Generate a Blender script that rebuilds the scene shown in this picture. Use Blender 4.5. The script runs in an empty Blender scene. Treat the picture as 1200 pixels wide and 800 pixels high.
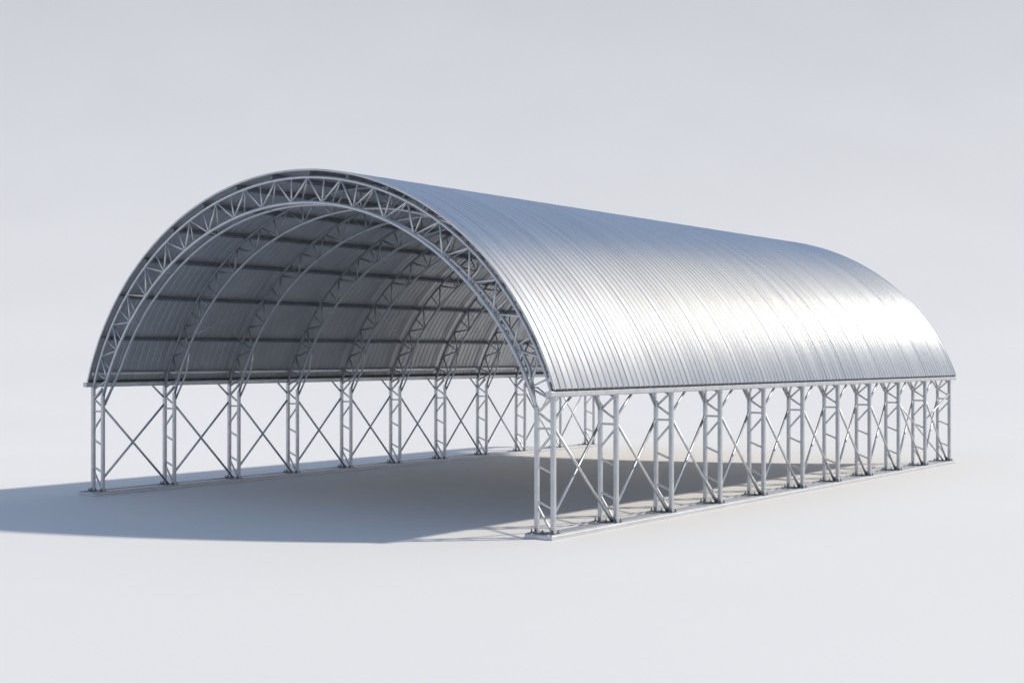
import bpy, math, random
from mathutils import Vector, Matrix

random.seed(7)
SC = bpy.context.scene
COL = SC.collection
R = math.radians

# ------------------------------------------------------------------ camera
HALF = 10.2085                 # half the distance between the two rows of outer posts
LENGTH = 32.54
cam_data = bpy.data.cameras.new('camera')
cam = bpy.data.objects.new('camera', cam_data)
COL.objects.link(cam)
cam_data.sensor_width = 36
cam_data.lens = 1598.8 / 1200 * 36
cam_data.shift_y = 16.2 / 1200
cam_data.clip_start = 0.1
cam_data.clip_end = 20000
cam.location = (41.7399 - HALF, -30.9229, 5.0481)
cam.rotation_euler = (R(90), 0, R(36.380))
SC.camera = cam

# ------------------------------------------------------------------ surrounding light (a pale seamless surround, dimmer overhead)
world = bpy.data.worlds.new('World')
SC.world = world
world.use_nodes = True
wn, wl = world.node_tree.nodes, world.node_tree.links
wn.clear()
w_tc = wn.new('ShaderNodeTexCoord')
w_sep = wn.new('ShaderNodeSeparateXYZ')
w_ramp = wn.new('ShaderNodeValToRGB')
w_bg = wn.new('ShaderNodeBackground')
w_out = wn.new('ShaderNodeOutputWorld')
wl.new(w_tc.outputs['Generated'], w_sep.inputs[0])
wl.new(w_sep.outputs['Z'], w_ramp.inputs['Fac'])
wl.new(w_bg.outputs[0], w_out.inputs['Surface'])
w_bg.inputs['Strength'].default_value = 1.0
stops = [(0.0, (0.90, 0.89, 0.90)), (0.13, (0.74, 0.75, 0.79)), (0.22, (0.20, 0.27, 0.40)),
         (0.60, (0.18, 0.265, 0.43)), (0.85, (0.31, 0.42, 0.63))]
cr = w_ramp.color_ramp
cr.interpolation = 'EASE'
while len(cr.elements) < len(stops):
    cr.elements.new(0.5)
for e, (p, c) in zip(cr.elements, stops):
    e.position = p
    e.color = (*c, 1)

# a soft bright patch added to the surround, ahead right, to give the roof its sheen
GLOW_EL, GLOW_AZ = R(28), R(3)
w_dot = wn.new('ShaderNodeVectorMath')
w_dot.operation = 'DOT_PRODUCT'
w_dot.inputs[1].default_value = (math.cos(GLOW_EL) * math.sin(GLOW_AZ), math.cos(GLOW_EL) * math.cos(GLOW_AZ), math.sin(GLOW_EL))
w_fall = wn.new('ShaderNodeMapRange')
w_fall.interpolation_type = 'SMOOTHSTEP'
w_fall.inputs['From Min'].default_value = math.cos(R(17))
w_fall.inputs['From Max'].default_value = math.cos(R(6))
w_add = wn.new('ShaderNodeMix')
w_add.data_type = 'RGBA'
mix_a = [i for i in w_add.inputs if i.type == 'RGBA']
mix_a[1].default_value = (1.04, 0.94, 0.775, 1)
wl.new(w_tc.outputs['Generated'], w_dot.inputs[0])
wl.new(w_dot.outputs['Value'], w_fall.inputs['Value'])
wl.new(w_fall.outputs[0], w_add.inputs[0])
wl.new(w_ramp.outputs['Color'], mix_a[0])
# and a dimmer one added further right, to brighten the lower near roof
w_dot2 = wn.new('ShaderNodeVectorMath')
w_dot2.operation = 'DOT_PRODUCT'
w_dot2.inputs[1].default_value = (math.cos(R(27)) * math.sin(R(28)), math.cos(R(27)) * math.cos(R(28)), math.sin(R(27)))
w_fall2 = wn.new('ShaderNodeMapRange')
w_fall2.interpolation_type = 'SMOOTHSTEP'
w_fall2.inputs['From Min'].default_value = math.cos(R(15))
w_fall2.inputs['From Max'].default_value = math.cos(R(4))
w_add2 = wn.new('ShaderNodeMix')
w_add2.data_type = 'RGBA'
mix_b = [i for i in w_add2.inputs if i.type == 'RGBA']
mix_b[1].default_value = (0.74, 0.715, 0.675, 1)
wl.new(w_tc.outputs['Generated'], w_dot2.inputs[0])
wl.new(w_dot2.outputs['Value'], w_fall2.inputs['Value'])
wl.new(w_fall2.outputs[0], w_add2.inputs[0])
wl.new([o for o in w_add.outputs if o.type == 'RGBA'][0], mix_b[0])
wl.new([o for o in w_add2.outputs if o.type == 'RGBA'][0], w_bg.inputs['Color'])

# ------------------------------------------------------------------ sun, from the right of the view
EL, AZ = R(41), R(44)
sun_dir = Vector((-math.cos(EL) * math.cos(AZ), -math.cos(EL) * math.sin(AZ), -math.sin(EL)))
sun_data = bpy.data.lights.new('sun', 'SUN')
sun_data.energy = 3.3
sun_data.angle = R(2.8)
sun_data.color = (1.0, 0.93, 0.825)
sun = bpy.data.objects.new('sun', sun_data)
COL.objects.link(sun)
sun.rotation_euler = sun_dir.to_track_quat('-Z', 'Y').to_euler()
sun.location = (40, 30, 40)

SC.view_settings.view_transform = 'Standard'
SC.view_settings.look = 'None'
SC.view_settings.exposure = 0.03
SC.view_settings.gamma = 1
SC.cycles.max_bounces = 8
SC.cycles.diffuse_bounces = 4
SC.cycles.glossy_bounces = 5
SC.cycles.use_denoising = True


# ------------------------------------------------------------------ materials
def new_mat(name):
    m = bpy.data.materials.new(name)
    m.use_nodes = True
    n, l = m.node_tree.nodes, m.node_tree.links
    return m, n, l, n['Principled BSDF']


def noise(n, l, scale, detail=4, rough=0.55, coord='Object', stretch=None):
    tc = n.new('ShaderNodeTexCoord')
    src = tc.outputs[coord]
    if stretch:
        mp = n.new('ShaderNodeMapping')
        mp.inputs['Scale'].default_value = stretch
        l.new(src, mp.inputs['Vector'])
        src = mp.outputs[0]
    t = n.new('ShaderNodeTexNoise')
    t.inputs['Scale'].default_value = scale
    t.inputs['Detail'].default_value = detail
    t.inputs['Roughness'].default_value = rough
    l.new(src, t.inputs['Vector'])
    return t


def map_range(n, l, src, a, b, lo=0.3, hi=0.7):
    mr = n.new('ShaderNodeMapRange')
    mr.inputs['From Min'].default_value = lo
    mr.inputs['From Max'].default_value = hi
    mr.inputs['To Min'].default_value = a
    mr.inputs['To Max'].default_value = b
    l.new(src, mr.inputs['Value'])
    return mr.outputs[0]


def ramp2(n, l, src, c0, c1, p0=0.3, p1=0.7):
    r = n.new('ShaderNodeValToRGB')
    r.color_ramp.elements[0].position = p0
    r.color_ramp.elements[0].color = (*c0, 1)
    r.color_ramp.elements[1].position = p1
    r.color_ramp.elements[1].color = (*c1, 1)
    l.new(src, r.inputs['Fac'])
    return r.outputs['Color']


def steel(name, c0, c1, metal, r0, r1, scale=3.0):
    m, n, l, b = new_mat(name)
    t = noise(n, l, scale, 6, 0.65)
    l.new(ramp2(n, l, t.outputs['Fac'], c0, c1), b.inputs['Base Color'])
    t2 = noise(n, l, scale * 5, 3)
    l.new(map_range(n, l, t2.outputs['Fac'], r0, r1), b.inputs['Roughness'])
    b.inputs['Metallic'].default_value = metal
    return m


M_STEEL = steel('galvanised_steel', (0.50, 0.52, 0.545), (0.65, 0.665, 0.685), 0.88, 0.37, 0.50)
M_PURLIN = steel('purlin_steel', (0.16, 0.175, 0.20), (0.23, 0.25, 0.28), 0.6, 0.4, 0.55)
M_PLATE = steel('base_plate_steel', (0.16, 0.17, 0.18), (0.26, 0.27, 0.28), 0.6, 0.45, 0.6, 6)
M_RAIL = steel('base_rail_steel', (0.56, 0.57, 0.59), (0.66, 0.67, 0.69), 0.6, 0.36, 0.52, 1.5)
M_TRUSS_SHADE = steel('shaded_truss_steel', (0.28, 0.30, 0.33), (0.40, 0.42, 0.45), 0.8, 0.38, 0.52)  # darker copy of the steel: shade inside the roof put into its colour
M_DARK = steel('eave_gap_shade', (0.03, 0.03, 0.035), (0.05, 0.05, 0.055), 0.0, 0.6, 0.8)  # near-black colour for the shadowed gap between sheet edge and eave beam


def roof_material():
    m, n, l, b = new_mat('ribbed_aluminium')
    tc = n.new('ShaderNodeTexCoord')
    sep = n.new('ShaderNodeSeparateXYZ')
    l.new(tc.outputs['Object'], sep.inputs[0])
    # one tone per rolled sheet (1.8 m strips side by side along the hall)
    dv = n.new('ShaderNodeMath'); dv.operation = 'DIVIDE'; dv.inputs[1].default_value = 1.8
    l.new(sep.outputs['Y'], dv.inputs[0])
    fl = n.new('ShaderNodeMath'); fl.operation = 'FLOOR'
    l.new(dv.outputs[0], fl.inputs[0])
    wn_ = n.new('ShaderNodeTexWhiteNoise'); wn_.noise_dimensions = '1D'
    l.new(fl.outputs[0], wn_.inputs['W'])
    # and a slighter change from rib to rib
    dr = n.new('ShaderNodeMath'); dr.operation = 'MULTIPLY_ADD'
    dr.inputs[1].default_value = 1 / 0.30082
    dr.inputs[2].default_value = (0.13 + 0.07) / 0.30082
    l.new(sep.outputs['Y'], dr.inputs[0])
    fr = n.new('ShaderNodeMath'); fr.operation = 'FLOOR'
    l.new(dr.outputs[0], fr.inputs[0])
    wr_ = n.new('ShaderNodeTexWhiteNoise'); wr_.noise_dimensions = '1D'
    l.new(fr.outputs[0], wr_.inputs['W'])
    streak = noise(n, l, 1.0, 5, 0.6, stretch=(0.25, 5.0, 0.25))
    fine = noise(n, l, 9.0, 4, 0.6, stretch=(0.4, 2.0, 0.4))
    add = n.new('ShaderNodeMath'); add.operation = 'MULTIPLY_ADD'
    add.inputs[1].default_value = 0.22
    add2 = n.new('ShaderNodeMath'); add2.operation = 'MULTIPLY_ADD'
    add2.inputs[1].default_value = 0.14
    l.new(wr_.outputs['Value'], add2.inputs[0])
    l.new(wn_.outputs['Value'], add.inputs[0])
    l.new(streak.outputs['Fac'], add.inputs[2])
    l.new(add.outputs[0], add2.inputs[2])
    l.new(ramp2(n, l, add2.outputs[0], (0.57, 0.59, 0.62), (0.68, 0.695, 0.71), 0.35, 1.0), b.inputs['Base Color'])
    rv = n.new('ShaderNodeMath'); rv.operation = 'MULTIPLY_ADD'
    rv.inputs[1].default_value = 0.035
    l.new(wr_.outputs['Value'], rv.inputs[0])
    l.new(map_range(n, l, fine.outputs['Fac'], 0.255, 0.28), rv.inputs[2])
    l.new(rv.outputs[0], b.inputs['Roughness'])
    b.inputs['Metallic'].default_value = 0.95
    tg = n.new('ShaderNodeTangent')
    tg.direction_type = 'RADIAL'
    tg.axis = 'Y'
    l.new(tg.outputs[0], b.inputs['Tangent'])
    b.inputs['Anisotropic'].default_value = 0.15
    b.inputs['Anisotropic Rotation'].default_value = 0.25
    return m


M_ROOF = roof_material()
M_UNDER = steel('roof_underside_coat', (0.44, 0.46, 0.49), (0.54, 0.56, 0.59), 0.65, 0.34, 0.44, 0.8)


def ground_material():
    m, n, l, b = new_mat('white_floor')
    t = noise(n, l, 0.05, 5, 0.5)
    l.new(ramp2(n, l, t.outputs['Fac'], (0.776, 0.757, 0.724), (0.802, 0.782, 0.749)), b.inputs['Base Color'])
    b.inputs['Roughness'].default_value = 0.75
    b.inputs['Specular IOR Level'].default_value = 0.2
    return m


M_GROUND = ground_material()


# ------------------------------------------------------------------ mesh helpers
class MB:
    def __init__(self):
        self.v, self.f, self.s, self.m = [], [], [], []

    def face(self, idx, smooth=False, mi=0):
        self.f.append(idx); self.s.append(smooth); self.m.append(mi)

    def box(self, x0, x1, y0, y1, z0, z1):
        b = len(self.v)
        self.v += [(x0, y0, z0), (x1, y0, z0), (x1, y1, z0), (x0, y1, z0),
                   (x0, y0, z1), (x1, y0, z1), (x1, y1, z1), (x0, y1, z1)]
        for q in ((3, 2, 1, 0), (4, 5, 6, 7), (0, 1, 5, 4), (1, 2, 6, 5), (2, 3, 7, 6), (3, 0, 4, 7)):
            self.face([b + i for i in q])
        return self

    def sweep(self, pts, section, up, smooth=True, caps=True):
        """section: list of (a, b) in the (side, up) frame carried along pts"""
        pts = [Vector(p) for p in pts]
        up = Vector(up)
        base = len(self.v)
        k = len(section)
        for i, p in enumerate(pts):
            t = (pts[min(i + 1, len(pts) - 1)] - pts[max(i - 1, 0)]).normalized()
            side = t.cross(up)
            if side.length < 1e-4:
                side = t.cross(Vector((1, 0, 0)))
            side.normalize()
            u = side.cross(t).normalized()
            for a, b in section:
                self.v.append(tuple(p + side * a + u * b))
        for i in range(len(pts) - 1):
            for j in range(k):
                a = base + i * k + j
                b = base + i * k + (j + 1) % k
                self.face([a, b, b + k, a + k], smooth)
        if caps:
            self.face([base + j for j in range(k)][::-1])
            e = base + (len(pts) - 1) * k
            self.face([e + j for j in range(k)])
        return self

    def tube(self, pts, r, n=10, up=(0, 1, 0)):
        return self.sweep(pts, [(r * math.cos(2 * math.pi * i / n), r * math.sin(2 * math.pi * i / n)) for i in range(n)], up)

    def bar(self, pts, w, h, up=(0, 0, 1), bev=0.18):
        """square hollow section with rounded corners"""
        c = min(w, h) * bev
        a, b = w / 2, h / 2
        sec = [(a - c, -b), (a, -b + c), (a, b - c), (a - c, b), (-a + c, b), (-a, b - c), (-a, -b + c), (-a + c, -b)]
        return self.sweep(pts, sec, up, smooth=False)

    def build(self, name, mat, parent=None):
        me = bpy.data.meshes.new(name)
        me.from_pydata(self.v, [], self.f)
        me.polygons.foreach_set('use_smooth', self.s)
        mats = mat if isinstance(mat, (list, tuple)) else [mat]
        for q in mats:
            me.materials.append(q)
        if len(mats) > 1:
            me.polygons.foreach_set('material_index', self.m)
        me.update()
        o = bpy.data.objects.new(name, me)
        COL.objects.link(o)
        if parent:
            o.parent = parent
        return o


def empty(name, loc=(0, 0, 0), parent=None):
    o = bpy.data.objects.new(name, None)
    o.empty_display_size = 0.5
    COL.objects.link(o)
    o.location = loc
    if parent:
        o.parent = parent
    return o


def lerp(a, b, t):
    return tuple(x + (y - x) * t for x, y in zip(a, b))


# ------------------------------------------------------------------ seamless sweep: flat floor, then a wide cove rising far behind the hangar
VIEW = R(36.380)
fwd = Vector((-math.sin(VIEW), math.cos(VIEW), 0))
lat = Vector((math.cos(VIEW), math.sin(VIEW), 0))
foot = Vector((cam.location.x, cam.location.y, 0))
COVE_START, COVE_R, COVE_MAX, WIDE = 80.0, 175.0, R(56), 900.0


def sweep_strip(rows, name):
    """rows: (distance forwards, height) pairs, extruded sideways"""
    m = MB()
    nx = 24
    for d, h in rows:
        for k in range(nx + 1):
            q = foot + fwd * d + lat * (WIDE * (2 * k / nx - 1))
            m.v.append((q.x, q.y, h))
    for i in range(len(rows) - 1):
        for k in range(nx):
            a = i * (nx + 1) + k
            m.face([a, a + 1, a + nx + 2, a + nx + 1], True)
    return m.build(name, M_GROUND)


ground = sweep_strip([(-400, 0), (-150, 0), (-50, 0), (0, 0), (20, 0), (40, 0), (60, 0), (COVE_START, 0)], 'ground')
ground['kind'] = 'structure'
ground['label'] = 'seamless matt white floor under the steel hangar'
NC = 64
backdrop = sweep_strip([(COVE_START + COVE_R * math.sin(COVE_MAX * k / NC), COVE_R * (1 - math.cos(COVE_MAX * k / NC)))
                        for k in range(NC + 1)], 'backdrop')
backdrop['kind'] = 'structure'
backdrop['label'] = 'pale seamless backdrop curving up behind the steel hangar'

# ------------------------------------------------------------------ the hangar
hangar = empty('hangar')
hangar['label'] = 'open-ended silver hangar with a ribbed barrel roof on lattice steel columns'
hangar['category'] = 'hangar'

A_E, B_E, Z_C = 10.811, 9.70, 1.234          # ellipse of the roof sheet (half width, half height, centre height)
TH_E = math.asin((HALF + 0.12) / A_E)        # parameter at the eaves
EAVE = 4.0
NB = 10
BAY = LENGTH / NB


def arc(t, off=0.0, y=0.0):
    """point on the roof ellipse at parameter t, moved inwards by off along the normal"""
    nx, nz = math.sin(t) / A_E, math.cos(t) / B_E
    q = math.hypot(nx, nz)
    return (A_E * math.sin(t) - off * nx / q, y, Z_C + B_E * math.cos(t) - off * nz / q)


def t_of_angle(deg):
    """ellipse parameter for a polar angle measured from the vertical at the centre"""
    a = R(deg)
    return math.atan2(math.sin(a) / A_E, math.cos(a) / B_E)


# ---- roof sheet: trapezoidal ribs running over the arch, with a taller lap rib every sixth one
Y0, Y1 = -0.13, LENGTH + 0.42
prof = []
pitch = 0.30
nr = int(round((Y1 - Y0) / pitch))
pitch = (Y1 - Y0) / nr
for i in range(nr):
    y = Y0 + i * pitch
    lap = i % 6 == 0
    h = 0.022 if lap else 0.019
    w = 0.036
    prof += [(y, 0.0), (y + pitch - 0.09, 0.0), (y + pitch - 0.09 + w, h), (y + pitch - w, h)]
prof.append((Y1, 0.0))
NA = 120
r = MB()
ring = [-TH_E + 2 * TH_E * a / NA for a in range(NA + 1)]
# every facet of the profile is its own strip, so it shades smoothly along the arch and stays crisp across the ribs
for layer, th in ((0, 0.0), (1, 0.014)):
    for j in range(len(prof) - 1):
        (ya, ha), (yb, hb) = prof[j], prof[j + 1]
        base = len(r.v)
        for t in ring:
            r.v += [arc(t, th - ha, ya), arc(t, th - hb, yb)]
        for a in range(NA):
            q = [base + 2 * a, base + 2 * a + 1, base + 2 * a + 3, base + 2 * a + 2]
            r.face(q if layer == 0 else q[::-1], True, layer)
for t in (-TH_E, TH_E):                         # lower edges
    for j in range(len(prof) - 1):
        (ya, ha), (yb, hb) = prof[j], prof[j + 1]
        base = len(r.v)
        r.v += [arc(t, -ha, ya), arc(t, -hb, yb), arc(t, 0.014 - hb, yb), arc(t, 0.014 - ha, ya)]
        r.face([base, base + 1, base + 2, base + 3])
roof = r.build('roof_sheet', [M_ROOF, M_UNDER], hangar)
roof['label'] = 'barrel roof of silver sheet metal with narrow ribs'

# ---- verge flashing on both ends: a thin angle that follows the sheet edge
for y in (Y0 - 0.012, Y1 + 0.012):
    f = MB()
    f.sweep([arc(-TH_E + 2 * TH_E * i / 96, 0.012, y) for i in range(97)],
            [(-0.009, -0.03), (0.009, -0.03), (0.009, 0.03), (-0.009, 0.03)], (0, 0, 1), smooth=False)
    f.v = [tuple(v) for v in f.v]
    f.build('verge_flashing', M_STEEL, hangar)

# ---- eave beams with gutter lip and a dark strip standing in for the shadow under the sheet
for s in (-1, 1):
    x = s * (HALF + 0.02)
    b = MB()
    b.bar([(x, -0.32, EAVE - 0.02), (x, LENGTH + 0.5, EAVE - 0.02)], 0.19, 0.17)
    b.build('eave_beam', M_STEEL, hangar)
    c = MB()
    xs = s * (HALF + 0.06)
    c.box(min(xs - 0.06, xs + 0.06), max(xs - 0.06, xs + 0.06), Y0 + 0.01, Y1 - 0.01, EAVE + 0.068, EAVE + 0.125)
    c.build('eave_shade_strip', M_DARK, hangar)

# ---- purlins between the arches and the sheet
PUR = [-65, -55, -45, -35, -25, -15, -5, 5, 15, 25, 35, 45, 55, 65]
for d in PUR:
    t = t_of_angle(d)
    m = MB()
    px, _, pz = arc(t, 0.10)
    nx, nz = math.sin(t) / A_E, math.cos(t) / B_E
    m.bar([(px, Y0 + 0.05, pz), (px, Y1 - 0.05, pz)], 0.085, 0.155, up=(nx, 0, nz), bev=0.1)
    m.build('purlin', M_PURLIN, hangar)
for s in (-1, 1):
    m = MB()
    px, _, pz = arc(s * (TH_E - 0.035), 0.12)
    m.bar([(px, Y0 + 0.05, pz), (px, Y1 - 0.05, pz)], 0.10, 0.12)
    m.build('eave_purlin', M_STEEL, hangar)

# ---- arches
NP = 19
OUT_OFF = 0.23
T_FOOT = math.asin(HALF / (A_E - OUT_OFF)) * 0.995


def depth(t, end=True):
    k = abs(t) / TH_E
    return (0.80 if end else 0.70) - (0.16 if end else 0.06) * max(0.0, (k - 0.55) / 0.45) ** 1.5


POST_IN = HALF - 0.60                        # x of the inner post


def outer_pt(t, y):
    return arc(t, OUT_OFF, y)


def inner_pt(t, y, extra=0.0):
    return arc(t, OUT_OFF + depth(t, y < BAY / 2) + extra, y)


def arch(i):
    y = i * BAY
    root = empty('arch_truss', (0, 0, 0), hangar)
    ts = [-T_FOOT + 2 * T_FOOT * k / 96 for k in range(97)]
    MB().tube([outer_pt(t, y) for t in ts], 0.055, 10).build('outer_chord', M_STEEL if i == 0 else M_TRUSS_SHADE, root)
    # the inner chord bends over into the head of each inner post
    mid = [inner_pt(t, y) for t in ts if abs(t) < TH_E * 0.955]
    pts = [(-POST_IN, y, EAVE - 0.45)] + mid + [(POST_IN, y, EAVE - 0.45)]
    MB().tube(pts, 0.060 if i == 0 else 0.050, 10).build('inner_chord', M_STEEL, root)
    tn = [-T_FOOT + 2 * T_FOOT * k / NP for k in range(NP + 1)]
    tm = [(tn[k] + tn[k + 1]) / 2 for k in range(NP)]
    web = []
    for k in range(NP):
        web.append((outer_pt(tn[k], y), inner_pt(tm[k], y), 0.033))
        web.append((inner_pt(tm[k], y), outer_pt(tn[k + 1], y), 0.033))
        web.append((inner_pt(tm[k], y), outer_pt(tm[k], y), 0.026))
    if i == 0:
        # the end arch is a deeper three-chord truss: a second inner chord stands behind the first
        dy = 0.42
        m2 = [inner_pt(t, y + dy, 0.03) for t in ts if abs(t) < TH_E * 0.93]
        p2 = [(-POST_IN + 0.02, y + 0.05, EAVE - 0.75)] + m2 + [(POST_IN - 0.02, y + 0.05, EAVE - 0.75)]
        MB().tube(p2, 0.05, 10).build('rear_inner_chord', M_STEEL, root)
        for k in range(NP):
            web.append((inner_pt(tm[k], y + dy, 0.03), outer_pt(tn[k + 1], y), 0.022))
            if k % 2 == 0:
                web.append((inner_pt(tm[k], y), inner_pt(tm[k], y + dy, 0.03), 0.020))
    else:
        # a short stiffener bows from the inner post to the inner chord
        for s in (-1, 1):
            a0 = (s * (POST_IN - 0.02), y + 0.045, EAVE - 0.62)
            b0 = inner_pt(s * TH_E * 0.86, y + 0.05, 0.03)
            c0 = lerp(a0, b0, 0.55)
            c0 = (c0[0] - s * 0.10, c0[1] + 0.06, c0[2] - 0.04)
            MB().tube([a0, lerp(a0, c0, 0.5), c0, lerp(c0, b0, 0.5), b0], 0.038, 8).build('chord_stiffener', M_STEEL, root)
    return root, web


rest = MB()
n_web = 0
for i in range(NB + 1):
    root, web = arch(i)
    for a, b, rr in web:
        if n_web < 100 and i == 0:
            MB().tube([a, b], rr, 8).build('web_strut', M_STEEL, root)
            n_web += 1
        else:
            rest.tube([a, b], rr, 8)
wr = rest.build('web_strut', M_TRUSS_SHADE, hangar)
wr['kind'] = 'stuff'

# ---- columns
n_strut = 0
rest_struts = MB()


def column(i, s, single):
    global n_strut
    y = i * BAY
    root = empty('column', (s * (HALF - 0.3), y, 0), hangar)
    inv = Vector(root.location)

    def P(x, yy, z):                       # x measured from the outer post inwards
        return (s * (HALF - x) - inv.x, y + yy - inv.y, z)
    top = EAVE - 0.10
    MB().bar([P(0.045, 0, 0.15), P(0.045, 0, top)], 0.138, 0.138, up=(0, 1, 0)).build('outer_post', M_STEEL, root)
    MB().bar([P(0.60, 0, 0.15), P(0.60, 0, EAVE - 0.38)], 0.128, 0.128, up=(0, 1, 0)).build('inner_post', M_STEEL, root)
    I, O = 0.56, 0.09
    st = [((I, 3.46), (O, 3.86), 0.036), ((I, 3.46), (O, 3.18), 0.036), ((I, 3.02), (O, 3.02), 0.036),
          ((O, 2.86), (I, 2.36), 0.036), ((I, 1.98), (O, 1.80), 0.034), ((I, 1.00), (O, 0.82), 0.034),
          ((I, 0.84), (O, 0.16), 0.034)]
    for (x0, z0), (x1, z1), rr in st:
        if s < 0:                          # the far row is built the other way round
            x0, x1 = I + O - x0, I + O - x1
        a, b = P(x0, 0, z0), P(x1, 0, z1)
        if single:
            MB().bar([a, b], rr * 1.7, rr * 1.7, up=(0, 1, 0)).build('lattice_strut', M_STEEL, root)
        else:
            o = inv
            rest_struts.bar([tuple(Vector(a) + o), tuple(Vector(b) + o)], rr * 1.7, rr * 1.7, up=(0, 1, 0))
    pl = MB()
    x0, x1 = sorted((P(-0.07, 0, 0)[0], P(0.72, 0, 0)[0]))
    pl.box(x0, x1, -0.17, 0.17, 0.112, 0.15)
    # gusset fins against the posts
    for xx in (0.045, 0.60):
        gx = P(xx, 0, 0)[0]
        for sy in (-1, 1):
            b = len(pl.v)
            pl.v += [(gx - 0.006, sy * 0.062, 0.15), (gx - 0.006, sy * 0.15, 0.15), (gx - 0.006, sy * 0.062, 0.27),
                     (gx + 0.006, sy * 0.062, 0.15), (gx + 0.006, sy * 0.15, 0.15), (gx + 0.006, sy * 0.062, 0.27)]
            for q in ((0, 1, 2), (5, 4, 3), (0, 3, 4, 1), (1, 4, 5, 2), (2, 5, 3, 0)):
                pl.face([b + e for e in q])
    pl.build('base_plate', M_PLATE, root)
    for bx, by in ((-0.035, -0.125), (-0.035, 0.125), (0.32, -0.125), (0.69, -0.125)):
        bo = MB()
        x, yy, _ = P(bx, by, 0)
        bo.tube([(x, yy, 0.15), (x, yy, 0.175)], 0.038, 6, up=(0, 1, 0))
        bo.tube([(x, yy, 0.175), (x, yy, 0.24)], 0.018, 8, up=(0, 1, 0))
        o = bo.build('anchor_bolt', M_PLATE, root)
    return root


for s in (1, -1):
    for i in range(NB + 1):
        column(i, s, s == 1 or i < 3)
rs = rest_struts.build('lattice_strut', M_STEEL, hangar)
rs['kind'] = 'stuff'


# ---- bracing in the side walls
def brace(a, b, r_=0.036, name='cross_brace'):
    MB().tube([a, b], r_ * 1.18, 12, up=(1, 0, 0)).build(name, M_STEEL, hangar)


for s in (1, -1):
    xo, xi = s * (HALF - 0.045), s * (HALF - 0.60)
    xm = s * (HALF - 0.30)
    for i in range(NB):
        y0, y1 = i * BAY, (i + 1) * BAY
        if s > 0:
            brace((xo, y0 + 0.06, 3.02), (s * (HALF - 0.17), y1 - 0.02, 0.15))
            brace((xo, y0 + 0.06, 0.70), (xi, y1 - 0.06, 3.00))
        else:
            brace((xi, y0 + 0.06, 3.12), (xm, y1 - 0.02, 0.15))
            brace((xi, y0 + 0.06, 0.66), (xo, y1 - 0.06, 3.16))
    for i in range(NB + 1):
        y = i * BAY
        if s < 0:
            for d in (-1, 1):
                if 0 <= i + d <= NB:
                    brace((xo, y + d * 0.06, 3.46), (xo, y + d * 0.58, EAVE - 0.11), 0.032, 'knee_brace')
            continue
        if i < NB:
            brace((xo, y + 0.06, 3.27), (xo, y + 0.86, EAVE - 0.11), 0.034, 'knee_brace')
        if i > 0:
            brace((xi, y - 0.05, 3.46), (xo, y - 0.98, EAVE - 0.11), 0.034, 'knee_brace')
xo = HALF - 0.045
brace((xo - 0.1, 8 * BAY + 0.06, 3.06), (xo - 0.3, 10 * BAY, 0.16), 0.03)
brace((xo - 0.1, 9 * BAY + 0.06, 2.05), (xo, 10 * BAY - 0.05, 3.25), 0.03)

# ---- thin wind bracing under the roof in three bays
for bay in (1, 4, 6):
    for s in (-1, 1):
        ta, tb = t_of_angle(s * 65), t_of_angle(s * 54)
        ya, yb = bay * BAY + 0.05, (bay + 1) * BAY - 0.05
        for p, q in ((ta, tb), (tb, ta)):
            MB().tube([arc(p, 0.30, ya), arc(q, 0.30, yb)], 0.016, 6).build('wind_brace', M_STEEL, hangar)

# ---- long base rails the columns are bolted to
for s in (1, -1):
    b = MB()
    x0, x1 = sorted((s * (HALF + 0.15), s * (HALF - 0.78)))
    y0, y1 = (-0.34 if s > 0 else -0.48), LENGTH + 0.28
    c = 0.012
    b.v += [(x0, y0, 0.004), (x1, y0, 0.004), (x1, y1, 0.004), (x0, y1, 0.004),
            (x0, y0, 0.112 - c), (x1, y0, 0.112 - c), (x1, y1, 0.112 - c), (x0, y1, 0.112 - c),
            (x0 + c, y0 + c, 0.112), (x1 - c, y0 + c, 0.112), (x1 - c, y1 - c, 0.112), (x0 + c, y1 - c, 0.112)]
    for q in ((3, 2, 1, 0), (0, 1, 5, 4), (1, 2, 6, 5), (2, 3, 7, 6), (3, 0, 4, 7),
              (4, 5, 9, 8), (5, 6, 10, 9), (6, 7, 11, 10), (7, 4, 8, 11), (8, 9, 10, 11)):
        b.face(list(q))
    rail = b.build('base_rail', M_RAIL, hangar)
    for fx in (0.105, -0.02, -0.62, -0.75):        # upstanding flanges of the two channels
        w = MB()
        xx = s * (HALF + fx)
        w.box(xx - 0.011, xx + 0.011, y0 + 0.02, y1 - 0.02, 0.108, 0.142)
        w.build('flange', M_RAIL, rail)
